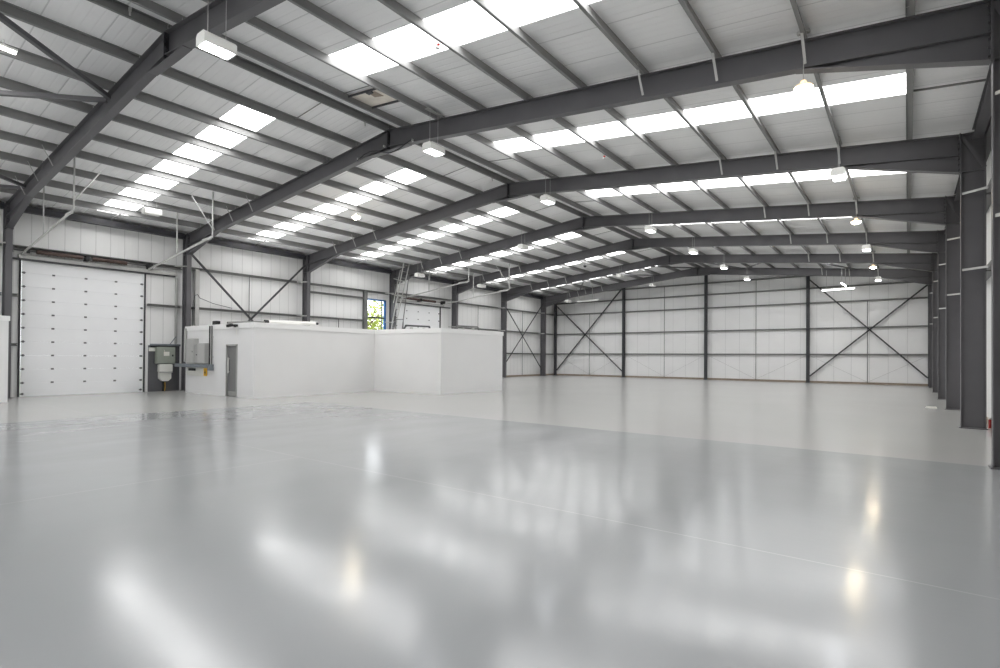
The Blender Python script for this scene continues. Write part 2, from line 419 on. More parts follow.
# dark gutter liner behind the eaves beams
struct('trim_1', MB().box((XL+.002,Y0,6.80),(XL+.2,YG-.002,6.99)), STEEL_D)
struct('trim_2', MB().box((XR-.2,Y0,6.80),(XR-.002,YG-.002,6.97)), STEEL_D)

# roof bracing
def brace(p, q, w, lab, grp, m=STEEL):
    o = MB().bar(p, q, w).build('brace', m, None, ((p[0]+q[0])/2,(p[1]+q[1])/2,min(p[2],q[2]))); tag(o, lab, 'brace', grp); return o
def zr(x): return zt(x)-.06
RB = 'braces under the roof'
brace((-15.45,4.66,zr(-15.45)-.1),(-10.9,-1.1,zr(-10.9)), .1, 'roof brace meeting the nearest beam from upper right, by the bright tube lamp', RB)
brace((-15.6,4.66,zr(-15.6)-.12),(-20.2,-1.1,zr(-20.2)), .1, 'roof brace meeting the nearest beam, lower of the crossing pair', RB)
brace((-23.0,4.66,zr(-23)-.1),(-19.2,-1.1,zr(-19.2)), .09, 'roof brace joining the nearest beam close above its column, upper one', RB)
brace((-23.1,4.66,zr(-23.1)-.12),(-25.5,.6,zr(-25.5)), .09, 'roof brace joining the nearest beam close above its column, lower one', RB)
brace((-12.4,34.6,zr(-12.4)),(-9.2,40.2,zr(-9.2)), .07, 'roof brace just past the ridge before the last roof beam, rising leftwards', RB)
brace((-12.2,40.2,zr(-12.2)),(-15.4,34.6,zr(-15.4)), .07, 'roof brace just short of the ridge before the last roof beam', RB)
brace((-5.9,34.6,zr(-5.9)),(-9.0,40.2,zr(-9.0)), .07, 'roof brace above the horizontal tube lamp, left limb of its pair', RB)
brace((-5.8,34.6,zr(-5.8)),(-2.6,40.2,zr(-2.6)), .07, 'roof brace above the horizontal tube lamp, right limb of its pair', RB)
brace((-18.3,34.6,zr(-18.3)),(-15.2,40.2,zr(-15.2)), .07, 'roof brace over the far left tube lamp, nearer the ridge', RB)
brace((-18.4,34.6,zr(-18.4)),(-22.0,40.2,zr(-22.0)), .07, 'roof brace over the far left tube lamp, nearer the eaves', RB)

# ------------------------------------------------------------------ rails, posts, rods and braces of the walls
CEE = [(-.1,-.06),(.1,-.06),(.1,.06),(-.1,.06)]
def rail_left(ya, yb, z, lab, grp='wall rails behind the roller-door columns', t=.1):
    x = XL+.101
    o = MB().sweep([(-.1,-t/2),(.1,-t/2),(.1,-t/2+.03),(-.07,-t/2+.03),(-.07,t/2-.03),(.1,t/2-.03),(.1,t/2),(-.1,t/2)], (x,ya,z),(x,yb,z),(1,0,0),(0,0,1)).build('wall_rail', RAIL, None, (x,(ya+yb)/2,z-t/2))
    tag(o, lab, 'wall rail', grp)
H3 = ((1.92,'lower'),(3.73,'middle'),(5.52,'upper'))
for z, h in H3:
    rail_left(FY[0]-5, FY[0]-.1, z, 'horizontal wall rail, %s height, left of the nearest column' % h) if z > 3 else None
    if z < 5: rail_left(FY[0]+.1, D1[0]-.12, z, 'short wall rail stub, %s height, between nearest column and roller door' % h)
    if 2 < z < 5: rail_left(D1[1]+.12, FY[1]-.1, z, 'short wall rail between the roller door and the electrical cabinets column')
    if z > 5: rail_left(FY[0]+.1, FY[1]-.1, 5.47, 'deep wall rail behind the springs of the big roller door', t=.16)
    if z > 2: rail_left(FY[1]+.1, FY[2]-.1, z, 'horizontal wall rail, %s height, above the long white office wall' % h)
    if z > 5: rail_left(FY[2]+.1, FY[3]-.1, z, 'horizontal wall rail running just above the blue window')
    if 2 < z < 5: rail_left(FY[2]+.1, 20.83, z, 'horizontal wall rail ending at the post beside the blue window, lower one')
    if z > 2: rail_left(FY[4]+.1, FY[5]-.1, z, 'horizontal wall rail, %s height, just left of the last braced bay' % h)
    rail_left(FY[5]+.1, FY[6]-.1, z, 'horizontal wall rail, %s height, crossing the X-braced side bay' % h)
    rail_left(FY[6]+.1, YG-.16, z, 'short corner wall rail, %s height, past the last roller-door column' % h)
rail_left(FY[2]+.1, 20.83, 5.08, 'horizontal wall rail ending at the post beside the blue window, upper one')
rail_left(FY[3]+.1, FY[4]-.1, 5.62, 'horizontal wall rail above the distant roller door')
for k in range(1, 8):
    for z, h in H3:
        if z < 2 or k == 7: continue
        x = XR-.101
        o = MB().sweep([(-.1,-.05),(.1,-.05),(.1,.05),(-.1,.05)], (x,FY[k-1]+.1,z),(x,FY[k]-.1,z),(1,0,0),(0,0,1)).build('wall_rail', RAIL, None, (x,FY[k]-3,z))
        tag(o, 'wall rail behind the bare columns, %s height, between %s and %s columns' % (h, ORD[k-1], ORD[k]), 'wall rail', 'wall rails behind the bare-column row')
GX = [-25.8, -19.12, -12.37, -5.5, 1.1]; GP = 42.6
for i, x in enumerate(GX):
    top = zs(x)-.05
    t = thing('gable_post', ['dark end-wall post in the corner on the roller-door side','dark end-wall post, right edge of the left X-braced bay','dark end-wall post under the ridge in the middle',
        'dark end-wall post, left edge of the right X-braced bay','dark end-wall post in the corner behind the bare columns'][i], 'post', (x,GP,0), 'posts of the end wall')
    MB().sweep(Isec(.2,.2,.014,.012) if 0 < i < 4 else [(-.09,-.1),(.09,-.1),(.09,.1),(-.09,.1)], (x,GP,0), (x,GP,top), (1,0,0), (0,1,0)).build('shaft', STEEL_D, t)
    m = MB().box((x-.14,GP-.13,0),(x+.14,GP+.1,.016)); m.build('base_plate', STEEL_D, t)
def lims(z):
    d = (8.44 - z)/SL; return max(GX[0], RX-d), min(GX[4], RX+d)
for z, h in ((1.95,'lowest'),(3.73,'second lowest'),(5.5,'middle'),(6.53,'second highest'),(7.42,'highest')):
    a, c = lims(z)
    for i in range(4):
        xa, xb = max(GX[i]+.1, a), min(GX[i+1]-.1, c)
        if xb-xa < .3: continue
        o = MB().sweep([(-.1,-.05),(.05,-.05),(.05,.05),(-.1,.05)], (xa,YG-.06,z),(xb,YG-.06,z),(0,1,0),(0,0,1)).build('wall_rail', RAIL, None, ((xa+xb)/2,YG-.08,z-.05))
        tag(o, 'end-wall rail, %s row, %s bay from the roller-door corner' % (h, ORD[i]), 'wall rail', 'rails across the end wall')
for i in range(4):
    x = (GX[i]+GX[i+1])/2 + .1
    ztop = 5.55 if i in (0,3) else 7.42
    o = MB().tube((x,YG-.18,.1),(x,YG-.18,ztop),.022).build('sag_rod', RAIL, None, (x,YG-.18,.1))
    tag(o, 'thin upright sag rod at the middle of the %s end-wall bay' % ORD[i], 'sag rod', 'upright sag rods on the walls')
    for s, w in ((-1,'left'),(1,'right')):
        xp = GX[i] if s < 0 else GX[i+1]
        o = MB().tube((x+s*.03,YG-.14,.16),(xp-s*.12,YG-.14,1.86),.009).build('tie_wire', GALV, None, (x,YG-.14,.16))
        tag(o, 'thin slanting tie wire low on the %s end-wall bay, %s of the sag rod' % (ORD[i], w), 'tie wire', 'slanting tie wires low on the end wall')
for (i, lab) in ((0,'left'),(3,'right')):
    xa, xb = GX[i]+.1, GX[i+1]-.1
    za, zb = (6.35,7.6) if i == 0 else (7.1,6.3)
    brace((xa,GP-.03,za),(xb,GP-.03,.5), .085, 'diagonal brace of the %s end-wall bay, falling to the right' % lab, 'X braces of the end wall', STEEL_D)
    brace((xa,GP+.07,.45),(xb,GP+.07,zb), .085, 'diagonal brace of the %s end-wall bay, rising to the right' % lab, 'X braces of the end wall', STEEL_D)
# side-wall sag rods and braces
for y, za, zb, lab in ((31.5,.1,5.5,'thin upright sag rod beside the office in the bay before the braced one'),(37.4,.1,5.5,'thin upright sag rod in the X-braced side bay'),
                   (13.75,2.9,5.47,'thin upright sag rod above the long white office wall'),(19.0,2.6,3.73,'short upright sag rod left of the blue window')):
    o = MB().tube((XL+.22,y,za),(XL+.22,y,zb),.022).build('sag_rod', RAIL, None, (XL+.22,y,za)); tag(o, lab, 'sag rod', 'upright sag rods on the walls')
BG = 'X braces of the roller-door wall'
brace((-25.68,FY[1]+.15,6.15),(-25.68,FY[2]-.15,.5), .075, 'dark diagonal brace falling away from the cabinets column behind the office', BG, STEEL_D)
brace((-25.6,FY[1]+.15,.5),(-25.6,FY[2]-.15,6.4), .075, 'dark diagonal brace rising to the column behind the long office wall', BG, STEEL_D)
brace((-25.68,FY[5]+.15,5.75),(-25.68,FY[6]-.15,.5), .055, 'thin dark brace beyond the office, falling to the far column', BG, STEEL_D)
brace((-25.62,FY[5]+.15,1.1),(-25.62,FY[6]-.15,6.35), .055, 'thin dark brace beyond the office, rising to the far column', BG, STEEL_D)
for y, zz, w, lab in ((11.32,5.5,.17,'pale upright box post beside the cabinets column'),(20.94,5.55,.22,'grey upright post left of the blue window')):
    o = MB().box((XL+.04,y-w/2,0),(XL+.22,y+w/2,zz)).build('wall_post', GALV if y < 15 else RAIL, None, (XL+.13,y,0)); tag(o, lab, 'post', 'upright posts on the roller-door wall')
o = MB().box((XL+.06,10.44,2.08),(XL+.14,10.52,5.0)).build('wall_post', GALV, None, (XL+.1,10.4,2.02)); tag(o, 'pale slim post left of the cabinets column, above the cable tray', 'post', 'upright posts on the roller-door wall')

# ------------------------------------------------------------------ sectional doors
def sectional(n, D, details):
    ya, yb, h = D; r = struct_root('door_%d' % n, (XL,(ya+yb)/2,0)); np_ = 10; ph = h/np_
    leaf = MB()
    for i in range(np_):
        z0, z1 = i*ph+.004, (i+1)*ph-.004
        leaf.bbox((XL-.045,ya+.01,z0-.002),(XL+.005,yb-.01,z1+.002),.004)
        leaf.box((XL-.04,ya+.02,z0-.005),(XL-.01,yb-.02,z0+.005))
    struct('door_leaf', leaf, DOORW, r)
    if n == 1:
        struct('bottom_seal', MB().box((XL-.03,ya+.02,0),(XL+.0,yb-.02,.012)), BLACK, r)
    first = None
    cols = [ya+(yb-ya)*f for f in (.235,.49,.745)]
    def hinge(y, z):
        m = MB().box((XL+.005,y-.045,z-.03),(XL+.011,y+.045,z+.03)).tube((XL+.015,y-.045,z),(XL+.015,y+.045,z),.01,8)
        return m
    hm = None
    for i in range(1, np_):
        for y in cols:
            if hm is None: hm = struct('hinge', hinge(y, i*ph), HINGE, r); h0 = V3((0,y,i*ph))
            else:
                c = hm.copy(); COL.objects.link(c); c.parent = r; c.location = V3((0,y,i*ph))-h0
    rm = None
    for i in range(np_):
        for s, y in ((1,ya+.07),(-1,yb-.07)):
            z = i*ph+.1 if i == 0 else i*ph
            if rm is None:
                rm = struct('roller_bracket', MB().box((XL+.005,y-.03,z-.04),(XL+.014,y+.03,z+.04)).tube((XL+.035,y-.06,z),(XL+.035,y+.05,z),.012,8).tube((XL+.035,y-.07,z),(XL+.035,y-.045,z),.024,10), HINGE, r); r0 = V3((0,y,z))
            else:
                c = rm.copy(); COL.objects.link(c); c.parent = r; c.location = V3((0,y,z))-r0
    for y, s in ((ya-.04,1),(yb+.04,-1)):
        m = MB().box((XL+.002,y-.03,0),(XL+.08,y-.018,h+.12)).box((XL+.002,y-.03,0),(XL+.012,y+.03,h+.12)).box((XL+.07,y-.03,0),(XL+.08,y+.012,h+.12))
        struct('upright_track', m, STEEL_D if n == 1 else BLACK, r)
    struct('door_lintel', MB().bbox((XL+.002,ya-.12,h+.0),(XL+.16,yb+1.25 if n == 1 else yb+.3,h+.14),.008), GALV, r)
    struct('header_channel', MB().box((XL+.002,ya-.3,h-.06),(XL+.12,yb+1.2 if n == 1 else yb+1.0,h+.0)), STEEL_D, r)
    # torsion spring shaft
    xs, zsft = -25.78, h+.26
    struct('spring_shaft', MB().tube((xs,ya-.35,zsft),(xs,yb+.15,zsft),.02).box((XL+.002,ya-.38,zsft-.1),(xs+.03,ya-.3,zsft+.1)).box((XL+.002,yb+.08,zsft-.12),(xs+.05,yb+.2,zsft+.12)).box((XL+.002,(ya+yb)/2-.14,zsft-.1),(xs+.04,(ya+yb)/2-.02,zsft+.1)), BLACK, r)
    for a, c in ((ya+.35,(ya+yb)/2-.25),((ya+yb)/2+.08,yb-.75)):
        m = MB(); nn = 26
        prof = []
        for i in range(nn): u = a+(c-a)*i/(nn-1); prof.append((.082 if i % 2 else .07, u-a))
        vs = []; q = 14
        for rr_, hh in prof:
            for j in range(q): an = 2*math.pi*j/q; vs.append((xs+rr_*math.cos(an), a+hh, zsft+rr_*math.sin(an)))
        m.add(vs, [(i*q+j, i*q+(j+1)%q, (i+1)*q+(j+1)%q, (i+1)*q+j) for i in range(nn-1) for j in range(q)], True)
        struct('torsion_spring', m, SPRING, r)
    for y in (ya+.12, yb+.02):
        struct('cable_drum', MB().tube((xs,y-.04,zsft),(xs,y+.04,zsft),.08,16), BLACK, r)
    # high-lift tracks under the roof slope, with hangers
    for y, xe, s in ((ya-.06,-19.95,1),(yb+.08,-20.15,-1)):
        z0 = h+.1; z1 = z0+.117*(xe+25.85)
        m = MB()
        for dz in (0,.055): m.bar((-25.85,y,z0+dz),(xe,y,z1+dz),.035,.012)
        m.bar((-25.85,y-.017,z0+.027),(xe,y-.017,z1+.027),.008,.055)
        struct('overhead_track', m, GALV, r)
        m2 = MB().bar((xe,y,z1),(xe,y,zs(xe)-.17),.05,.035); struct('track_hanger', m2, GALV, r)
        x2 = -23.1; z2 = z0+.117*(x2+25.85)
        struct('track_hanger', MB().bar((x2,y,z2),(x2,y,zs(x2)-.17),.045,.03), GALV, r)
        struct('hanger_stay', MB().bar((xe,y,z1+.3),(xe-.75,y+(.88 if s > 0 else -.4),zs(xe-.75)-.2),.035,.025), GALV, r)
        struct('track_bracket', MB().bbox((xe-.75,y-.03,z1-.06),(xe-.1,y+.03,z1+.02),.01), GALV, r)
    return r
sectional(1, D1, True); sectional(2, D2, False)

# blue window with what lies outside
wr = struct_root('window_1', (XL,(W1[0]+W1[1])/2,W1[2]))
fr = MB(); a, c, z0, z1 = W1; f = .085
fr.box((XL-.08,a,z0),(XL+.03,a+f*.6,z1)).box((XL-.08,c-f*1.6,z0),(XL+.03,c,z1)).box((XL-.08,a,z1-f),(XL+.03,c,z1)).box((XL-.08,a,z0),(XL+.03,c,z0+f))
struct('window_frame', fr, BLUE, wr)
struct('glazing_bar', MB().box((XL-.06,a+.05,3.93),(XL+.02,c-.13,4.02)).box((XL-.06,c-.33,z0),(XL+.01,c-.29,z1)), STEEL_D, wr)
struct('glass_pane', MB().box((XL-.035,a+.03,z0+.03),(XL-.03,c-.03,z1-.03)), GLASS, wr)
def tree(x, y, h, R, lab, nl=900):
    t = thing('tree', lab, 'tree', (x,y,0), 'trees outside the blue window')
    tr = MB(); p = V3((x,y,0)); rr = .2
    for i in range(5):
        q = V3((x+random.uniform(-.15,.15),y+random.uniform(-.15,.15),h*.55*(i+1)/5)); tr.tube(p, q, rr*(1-i*.13), 8); p = q
    for i in range(9):
        a = i*2.4; s = V3((x,y,h*(.3+.03*i))); e = s+V3((math.cos(a)*R*.8,math.sin(a)*R*.8,h*.3)); tr.tube(s, e, .05, 6)
    tr.build('trunk', BARK, t)
    lf = MB()
    for i in range(nl):
        while True:
            u = V3((random.uniform(-1,1),random.uniform(-1,1),random.uniform(-1,1)))
            if .25 < u.length < 1: break
        c = V3((x+u.x*R,y+u.y*R,h*.62+u.z*h*.4)); d = V3((random.uniform(-1,1),random.uniform(-1,1),random.uniform(-.6,.6))).normalized(); e = d.cross(V3((random.uniform(-1,1),random.uniform(-1,1),.3))).normalized()
        s = random.uniform(.12,.24)
        lf.add([c-d*s, c+e*s*.45, c+d*s, c-e*s*.45], [(0,1,2,3)])
    lf.build('leaves', LEAF, t)
    return t
tree(-31.5, 24.6, 5.4, 2.3, 'yellow-green leafy tree seen through the blue window, right of its sky gap', 1100)
tree(-35.0, 30.6, 6.4, 2.6, 'yellow-green leafy tree farther off through the blue window', 1100)
o = MB().box((-70,-20,-.3),(XL-.4,75,-.13)).build('lawn', GRASS, None, (-48,27,-.3)); o['kind'] = 'structure'

# ------------------------------------------------------------------ white office block
OF = thing('office_block', 'white flat-roofed office block standing inside the hall', 'office block', (-19.56,10.36,0))
foot = [(-24.7,10.36),(-19.12,10.36),(-19.56,16.34),(-15.7,16.68),(-15.5,20.73),(-24.7,20.73)]
OH = 2.62; doorx = (-21.14,-20.32); dh = 2.0
wl = MB()
def offset(d):
    r = []; n = len(foot)
    for i in range(n):
        p0, p, q = V3(foot[i-1]), V3(foot[i]), V3(foot[(i+1) % n])
        e0 = (p-p0).normalized(); e1 = (q-p).normalized(); n0 = V3((e0.y,-e0.x)); n1 = V3((e1.y,-e1.x)); bis = (n0+n1).normalized(); r.append(p+bis*(d/bis.dot(n0)))
    return r
inn = offset(-.12); F0 = [V3(p) for p in foot]; nf = len(foot)
for i in range(nf):
    j = (i+1) % nf; z0 = 0
    if i == 0:                                               # the front, with its door opening
        for (p, q, qi, pi, zb) in ((F0[0],V3((doorx[0],10.36)),V3((doorx[0],10.48)),inn[0],0), (V3((doorx[1],10.36)),F0[1],inn[1],V3((doorx[1],10.48)),0),
                                   (V3((doorx[0],10.36)),V3((doorx[1],10.36)),V3((doorx[1],10.48)),V3((doorx[0],10.48)),dh)):
            wl.prism([(v.x,v.y,zb) for v in (p,q,qi,pi)], (0,0,OH-zb))
    else: wl.prism([(v.x,v.y,0) for v in (F0[i],F0[j],inn[j],inn[i])], (0,0,OH))
wl.prism([(v.x,v.y,OH-.02) for v in offset(-.06)], (0,0,.12))
wl.build('wall', OFFW, OF)
cp = MB(); off = offset(.03)
for i in range(nf):
    j = (i+1) % nf
    cp.prism([(v.x,v.y,OH) for v in (off[i],off[j],inn[j],inn[i])], (0,0,.19))
cp.build('coping', COPE, OF)
df = MB().box((doorx[0]-.01,10.33,0),(doorx[0]+.05,10.49,dh+.01)).box((doorx[1]-.05,10.33,0),(doorx[1]+.01,10.49,dh+.01)).box((doorx[0]-.01,10.33,dh-.05),(doorx[1]+.01,10.49,dh+.01))
df.build('door_frame', ALU, OF)
dr = MB().bbox((doorx[0]+.055,10.40,.02),(doorx[1]-.055,10.445,dh-.055),.005).build('door', GREYDR, OF)
MB().tube((doorx[0]+.14,10.35,.9),(doorx[0]+.14,10.35,1.5),.024).tube((doorx[0]+.14,10.35,.95),(doorx[0]+.14,10.405,.95),.014).tube((doorx[0]+.14,10.35,1.45),(doorx[0]+.14,10.405,1.45),.014).build('pull_handle', LEADW, dr)
MB().box((doorx[0]+.06,10.394,.03),(doorx[1]-.06,10.399,.2)).build('kick_plate', ALU, dr)

# small white block at the left edge
PB = thing('partition_block', 'white partition block with a dark doorway, cut off beside the nearest column', 'partition', (-24.5,2.5,0))
pw = MB().box((-24.95,Y0+.1,0),(-23.62,2.9,2.66)).box((-24.95,2.9,2.1),(-23.5,4.2,2.66)).box((-24.95,4.2,0),(-23.5,4.41,2.66)).box((-24.95,4.3,0),(-24.85,4.41,2.66)).box((-24.95,2.9,0),(-24.85,4.2,2.66)).box((-23.62,Y0+.1,0),(-23.5,3.3,2.66))
pw.build('wall', OFFW, PB)
MB().box((-25.0,Y0+.1,2.66),(-23.47,4.44,2.82)).build('coping', COPE, PB)
MB().box((-23.6,3.3,0),(-23.52,4.2,2.1)).build('doorway', GREYDR, PB)

# things lying on the office roof
TOP = OH+.10
t = thing('roof_duct', 'white round duct lying along the office roof edge', 'duct', (-21.5,13.4,TOP), 'ducts on the office roof')
MB().tube((-21.5,12.25,3.0),(-21.5,14.5,3.06),.085,14).build('duct_tube', LEADW, t)
MB().tube((-21.5,14.5,3.06),(-21.5,14.66,3.06),.05,12).tube((-21.5,12.1,2.99),(-21.5,12.25,2.99),.1,14).build('end_collar', BLACK, t)
MB().box((-21.56,12.6,TOP),(-21.44,12.68,2.93)).box((-21.56,14.1,TOP),(-21.44,14.18,2.98)).build('duct_foot', GALV, t)
t = thing('roof_pipe', 'grey bent pipe on the office roof left of the white duct', 'pipe', (-21.5,11.3,TOP), 'ducts on the office roof')
MB().path([(-21.5,10.55,2.87),(-21.5,11.1,2.92),(-21.5,11.7,2.97),(-21.5,12.12,2.98)],.05,10).build('pipe_run', RAIL, t)
MB().box((-21.54,11.2,TOP),(-21.46,11.26,2.9)).box((-21.54,11.9,TOP),(-21.46,11.96,2.95)).build('pipe_foot', GALV, t)
o = MB().bbox((-22.65,10.5,OH+.2),(-22.3,10.66,OH+.36),.01).box((-22.6,10.54,OH+.1),(-22.35,10.62,OH+.2)).build('junction_box', BLACK, None, (-22.3,10.58,OH+.1)); tag(o, 'black box on the office roof edge above the grey cabinets', 'box')
t = thing('flood_camera', 'small black camera on the office coping above the grey door', 'camera', (-20.45,10.33,OH+.02))
MB().bbox((-20.60,10.26,OH+.04),(-20.45,10.33,OH+.15),.005).build('mount', LEADW, t)
MB().bar((-20.65,10.12,OH+.08),(-20.43,10.22,OH+.12),.1,.1).tube((-20.29,10.24,OH+.03),(-20.29,10.24,OH+.14),.05,10).tube((-20.15,10.24,OH+.05),(-20.15,10.24,OH+.13),.04,10).bar((-20.45,10.25,OH+.1),(-20.11,10.25,OH+.1),.03).build('camera_body', BLACK, t)
MB().box((-20.41,10.345,OH-.25),(-20.35,10.36,OH+.0)).build('cable_drop', LEADW, t)
for i, (p, lab) in enumerate((([(-18.0,16.8),(-18.0,18.3)], 'dark pipe lying on the projecting office roof, left of its corner'), ([(-16.2,18.3),(-16.2,19.7)], 'dark pipe lying on the projecting office roof, right of its corner'))):
    (xa,ya),(xb,yb) = p; t = thing('roof_pipe', lab, 'pipe', (xa,(ya+yb)/2,TOP), 'pipes on the projecting office roof')
    MB().path([(xa,ya-.12,TOP+.06),(xa,ya,TOP+.27),(xb,yb,TOP+.29),(xb,yb+.1,TOP+.08)],.04,10).build('pipe_run', RAIL if i else STEEL_D, t)
    MB().box((xa-.05,ya+.3,TOP),(xa+.05,ya+.4,TOP+.2)).box((xa-.05,yb-.4,TOP),(xa+.05,yb-.3,TOP+.22)).build('pipe_foot', GALV, t)
t = thing('hatch_hoop', 'small dark hoop standing on the office roof before the distant roller door', 'handrail', (-18.85,17.2,TOP))
MB().path([(-19.1,17.2,TOP),(-19.1,17.2,3.32),(-18.6,17.2,3.31),(-18.6,17.2,TOP)],.018,8).build('hoop', STEEL_D, t)
MB().box((-19.16,17.15,TOP),(-19.04,17.25,TOP+.012)).box((-18.66,17.15,TOP),(-18.54,17.25,TOP+.012)).build('foot_plate', STEEL_D, t)

# leaning ladder behind the office
LD = thing('ladder', 'pale metal ladder leaning against the column behind the office', 'ladder', (-24.4,22.25,0))
def rl(y, x0, x1, z0, z1): return MB().bar((x0,y,z0),(x1,y,z1),.04,.06)
rl(22.05,-25.75,-23.85,0,7.15).build('stile', GALV, LD); MB().bar((-25.75,22.2,0),(-23.85,22.5,7.15),.04,.06).build('stile', GALV, LD)
g = MB()
for i in range(1, 20): z = i*.37; x = -25.75+1.9*z/7.15; g.tube((x,22.05,z),(x,22.2+.3*z/7.15,z),.009,6)
g.build('rung', GALV, LD)
L2 = thing('cable_ladder', 'narrow steel cable rack rising beside the leaning ladder', 'cable rack', (-25.2,22.7,0))
MB().bar((-25.2,22.7,0),(-24.0,22.7,7.0),.03,.05).build('stile', RAIL, L2); MB().bar((-25.35,22.62,4.9),(-24.75,22.62,6.9),.03,.05).build('stile', GALV, L2)
MB().bar((-25.5,22.62,5.45),(-24.3,22.66,5.15),.03,.04).build('cross_bar', GALV, L2); MB().bar((-25.35,22.62,6.4),(-24.2,22.66,6.1),.03,.04).build('cross_bar', GALV, L2)

# ------------------------------------------------------------------ electrical gear
EG = 'electrical gear by the cabinets column'
o = MB().box((XL+.01,9.42,0),(XL+.05,10.66,1.98)).build('lining_board', LININ, None, (XL+.03,10,0)); tag(o, 'dark grey lining board on the wall behind the meter', 'board')
t = thing('cable_tray', 'blue-grey cable tray above the grey-green switch box', 'cable tray', (-25.95,9.95,1.96), EG)
MB().box((XL+.05,9.4,1.97),(XL+.25,10.62,1.99)).box((XL+.24,9.4,1.97),(XL+.25,10.62,2.06)).build('tray', TRAY, t)
MB().bar((XL+.2,10.2,2.04),(XL+.2,10.45,2.4),.03).bar((XL+.1,9.45,2.0),(XL+.1,9.45,1.9),.03).build('bracket', TRAY, t)
t = thing('switch_box', 'grey-green electrical switch box with a white label', 'switch box', (-25.9,10.03,1.2), EG)
MB().bbox((XL+.05,9.66,1.2),(XL+.3,10.4,1.93),.015).build('enclosure', BOXG, t)
lid = MB().bbox((XL+.3,9.69,1.23),(XL+.315,10.37,1.9),.006).build('cover', BOXG, t)
MB().bbox((XL+.315,9.92,1.54),(XL+.335,10.14,1.72),.004).bar((XL+.335,9.96,1.7),(XL+.335,9.93,1.8),.03,.006).build('label_plate', CREAM, lid)
MB().box((XL+.315,10.25,1.52),(XL+.34,10.3,1.6)).build('handle', BLACK, lid)
t = thing('meter_cutout', 'white electricity meter housing under the grey-green switch box', 'meter', (-25.9,9.98,.45), EG)
MB().bbox((XL+.05,9.76,.84),(XL+.3,10.3,1.18),.03).build('upper_housing', CREAM, t)
MB().prism([(XL+.05,9.8,.84),(XL+.05,9.8,.56),(XL+.05,9.92,.44),(XL+.05,10.14,.44),(XL+.05,10.26,.56),(XL+.05,10.26,.84)], (.2,0,0)).build('lower_housing', CREAM, t)
MB().box((XL+.25,9.78,.8),(XL+.305,10.28,.86)).build('seam_band', BOXL, t)
t = thing('service_cable', 'black and yellow service cable dropping from the white meter housing', 'cable', (-25.95,9.98,0), EG)
MB().path([(XL+.15,9.98,.46),(XL+.15,10.0,.25),(XL+.14,9.98,0)],.045,10).build('sheath', BLACK, t)
MB().path([(XL+.19,10.03,.4),(XL+.19,10.04,.2),(XL+.19,10.02,.02)],.009,8).build('earth_wire', YEL, t)
t = thing('small_socket_box', 'small white socket box on the dark lining board', 'socket', (-26,9.5,1.75), EG)
MB().bbox((XL+.05,9.42,1.74),(XL+.13,9.66,1.9),.01).build('box', CREAM, t); MB().box((XL+.13,9.47,1.78),(XL+.137,9.6,1.86)).build('face_plate', LEADW, t)
# boards on the office front wall
yw = 10.36
t = thing('distribution_board', 'large light-grey cabinet on the office front wall', 'cabinet', (-23.8,yw,1.2), EG)
MB().bbox((-24.18,yw-.2,1.24),(-23.5,yw-.001,2.27),.012).build('enclosure', BOXL, t)
dd = MB().bbox((-24.15,yw-.212,1.27),(-23.53,yw-.2,2.24),.005).build('door', BOXL, t)
MB().box((-23.62,yw-.222,1.7),(-23.59,yw-.212,1.76)).build('lock', BLACK, dd)
t = thing('distribution_board', 'narrow light-grey cabinet between two bigger ones on the office wall', 'cabinet', (-23.2,yw,1.2), EG)
MB().bbox((-23.49,yw-.17,1.24),(-23.18,yw-.001,2.0),.01).build('enclosure', BOXG2, t); MB().tube((-23.3,yw-.185,1.6),(-23.3,yw-.17,1.6),.03,10).build('lock', BLACK, t)
t = thing('distribution_board', 'square light-grey cabinet nearest the office door', 'cabinet', (-22.6,yw,1.2), EG)
MB().bbox((-23.17,yw-.2,1.24),(-22.54,yw-.001,2.07),.012).build('enclosure', BOXL, t); MB().bbox((-23.14,yw-.212,1.27),(-22.57,yw-.2,2.04),.005).build('door', BOXL, t)
t = thing('cable_trunking', 'grey cable trunking under the office-wall cabinets', 'trunking', (-23.7,yw,1), EG)
MB().bbox((-25.3,yw-.2,1.08),(-22.13,yw-.02,1.22),.008).build('trunk', TRAY, t)
MB().box((-22.3,yw-.2,.97),(-22.13,yw-.02,1.08)).build('bracket', TRAY, t)
o = MB().bbox((-24.5,yw-.022,.72),(-22.72,yw-.001,1.06),.004).build('backing_panel', CREAM, None, (-23.8,yw,.62)); tag(o, 'pale backing panel on the office wall below the trunking', 'panel', EG)
o = MB().bbox((-24.3,yw-.06,.93),(-23.7,yw-.023,1.03),.008).build('vent_slot', BLACK, None, (-24,yw,.86)); tag(o, 'black slotted plate on the pale backing panel', 'vent', EG)
t = thing('warning_sign', 'yellow warning sign with a black mark under the cabinets', 'sign', (-22.81,yw,.74), EG)
MB().bbox((-22.94,yw-.05,.74),(-22.68,yw-.023,1.06),.004).build('plate', YEL, t)
MB().prism([(-22.88,yw-.056,.84),(-22.74,yw-.056,.84),(-22.81,yw-.056,1.0)], (0,.006,0)).box((-22.825,yw-.056,.77),(-22.795,yw-.05,.82)).build('symbol', BLACK, t)
for i, (x, m, lab) in enumerate(((-22.42,BLACK,'black vertical conduit between square cabinet and office door'),(-22.24,RAIL,'grey vertical conduit between black conduit and office door'))):
    t = thing('conduit', lab, 'conduit', (x,yw,1.18), EG)
    MB().tube((x,yw-.06,1.22),(x,yw-.06,2.76),.026,10).build('pipe', m, t); MB().box((x-.05,yw-.06,1.5),(x+.05,yw-.001,1.53)).box((x-.05,yw-.06,2.3),(x+.05,yw-.001,2.33)).build('clip', GALV, t)
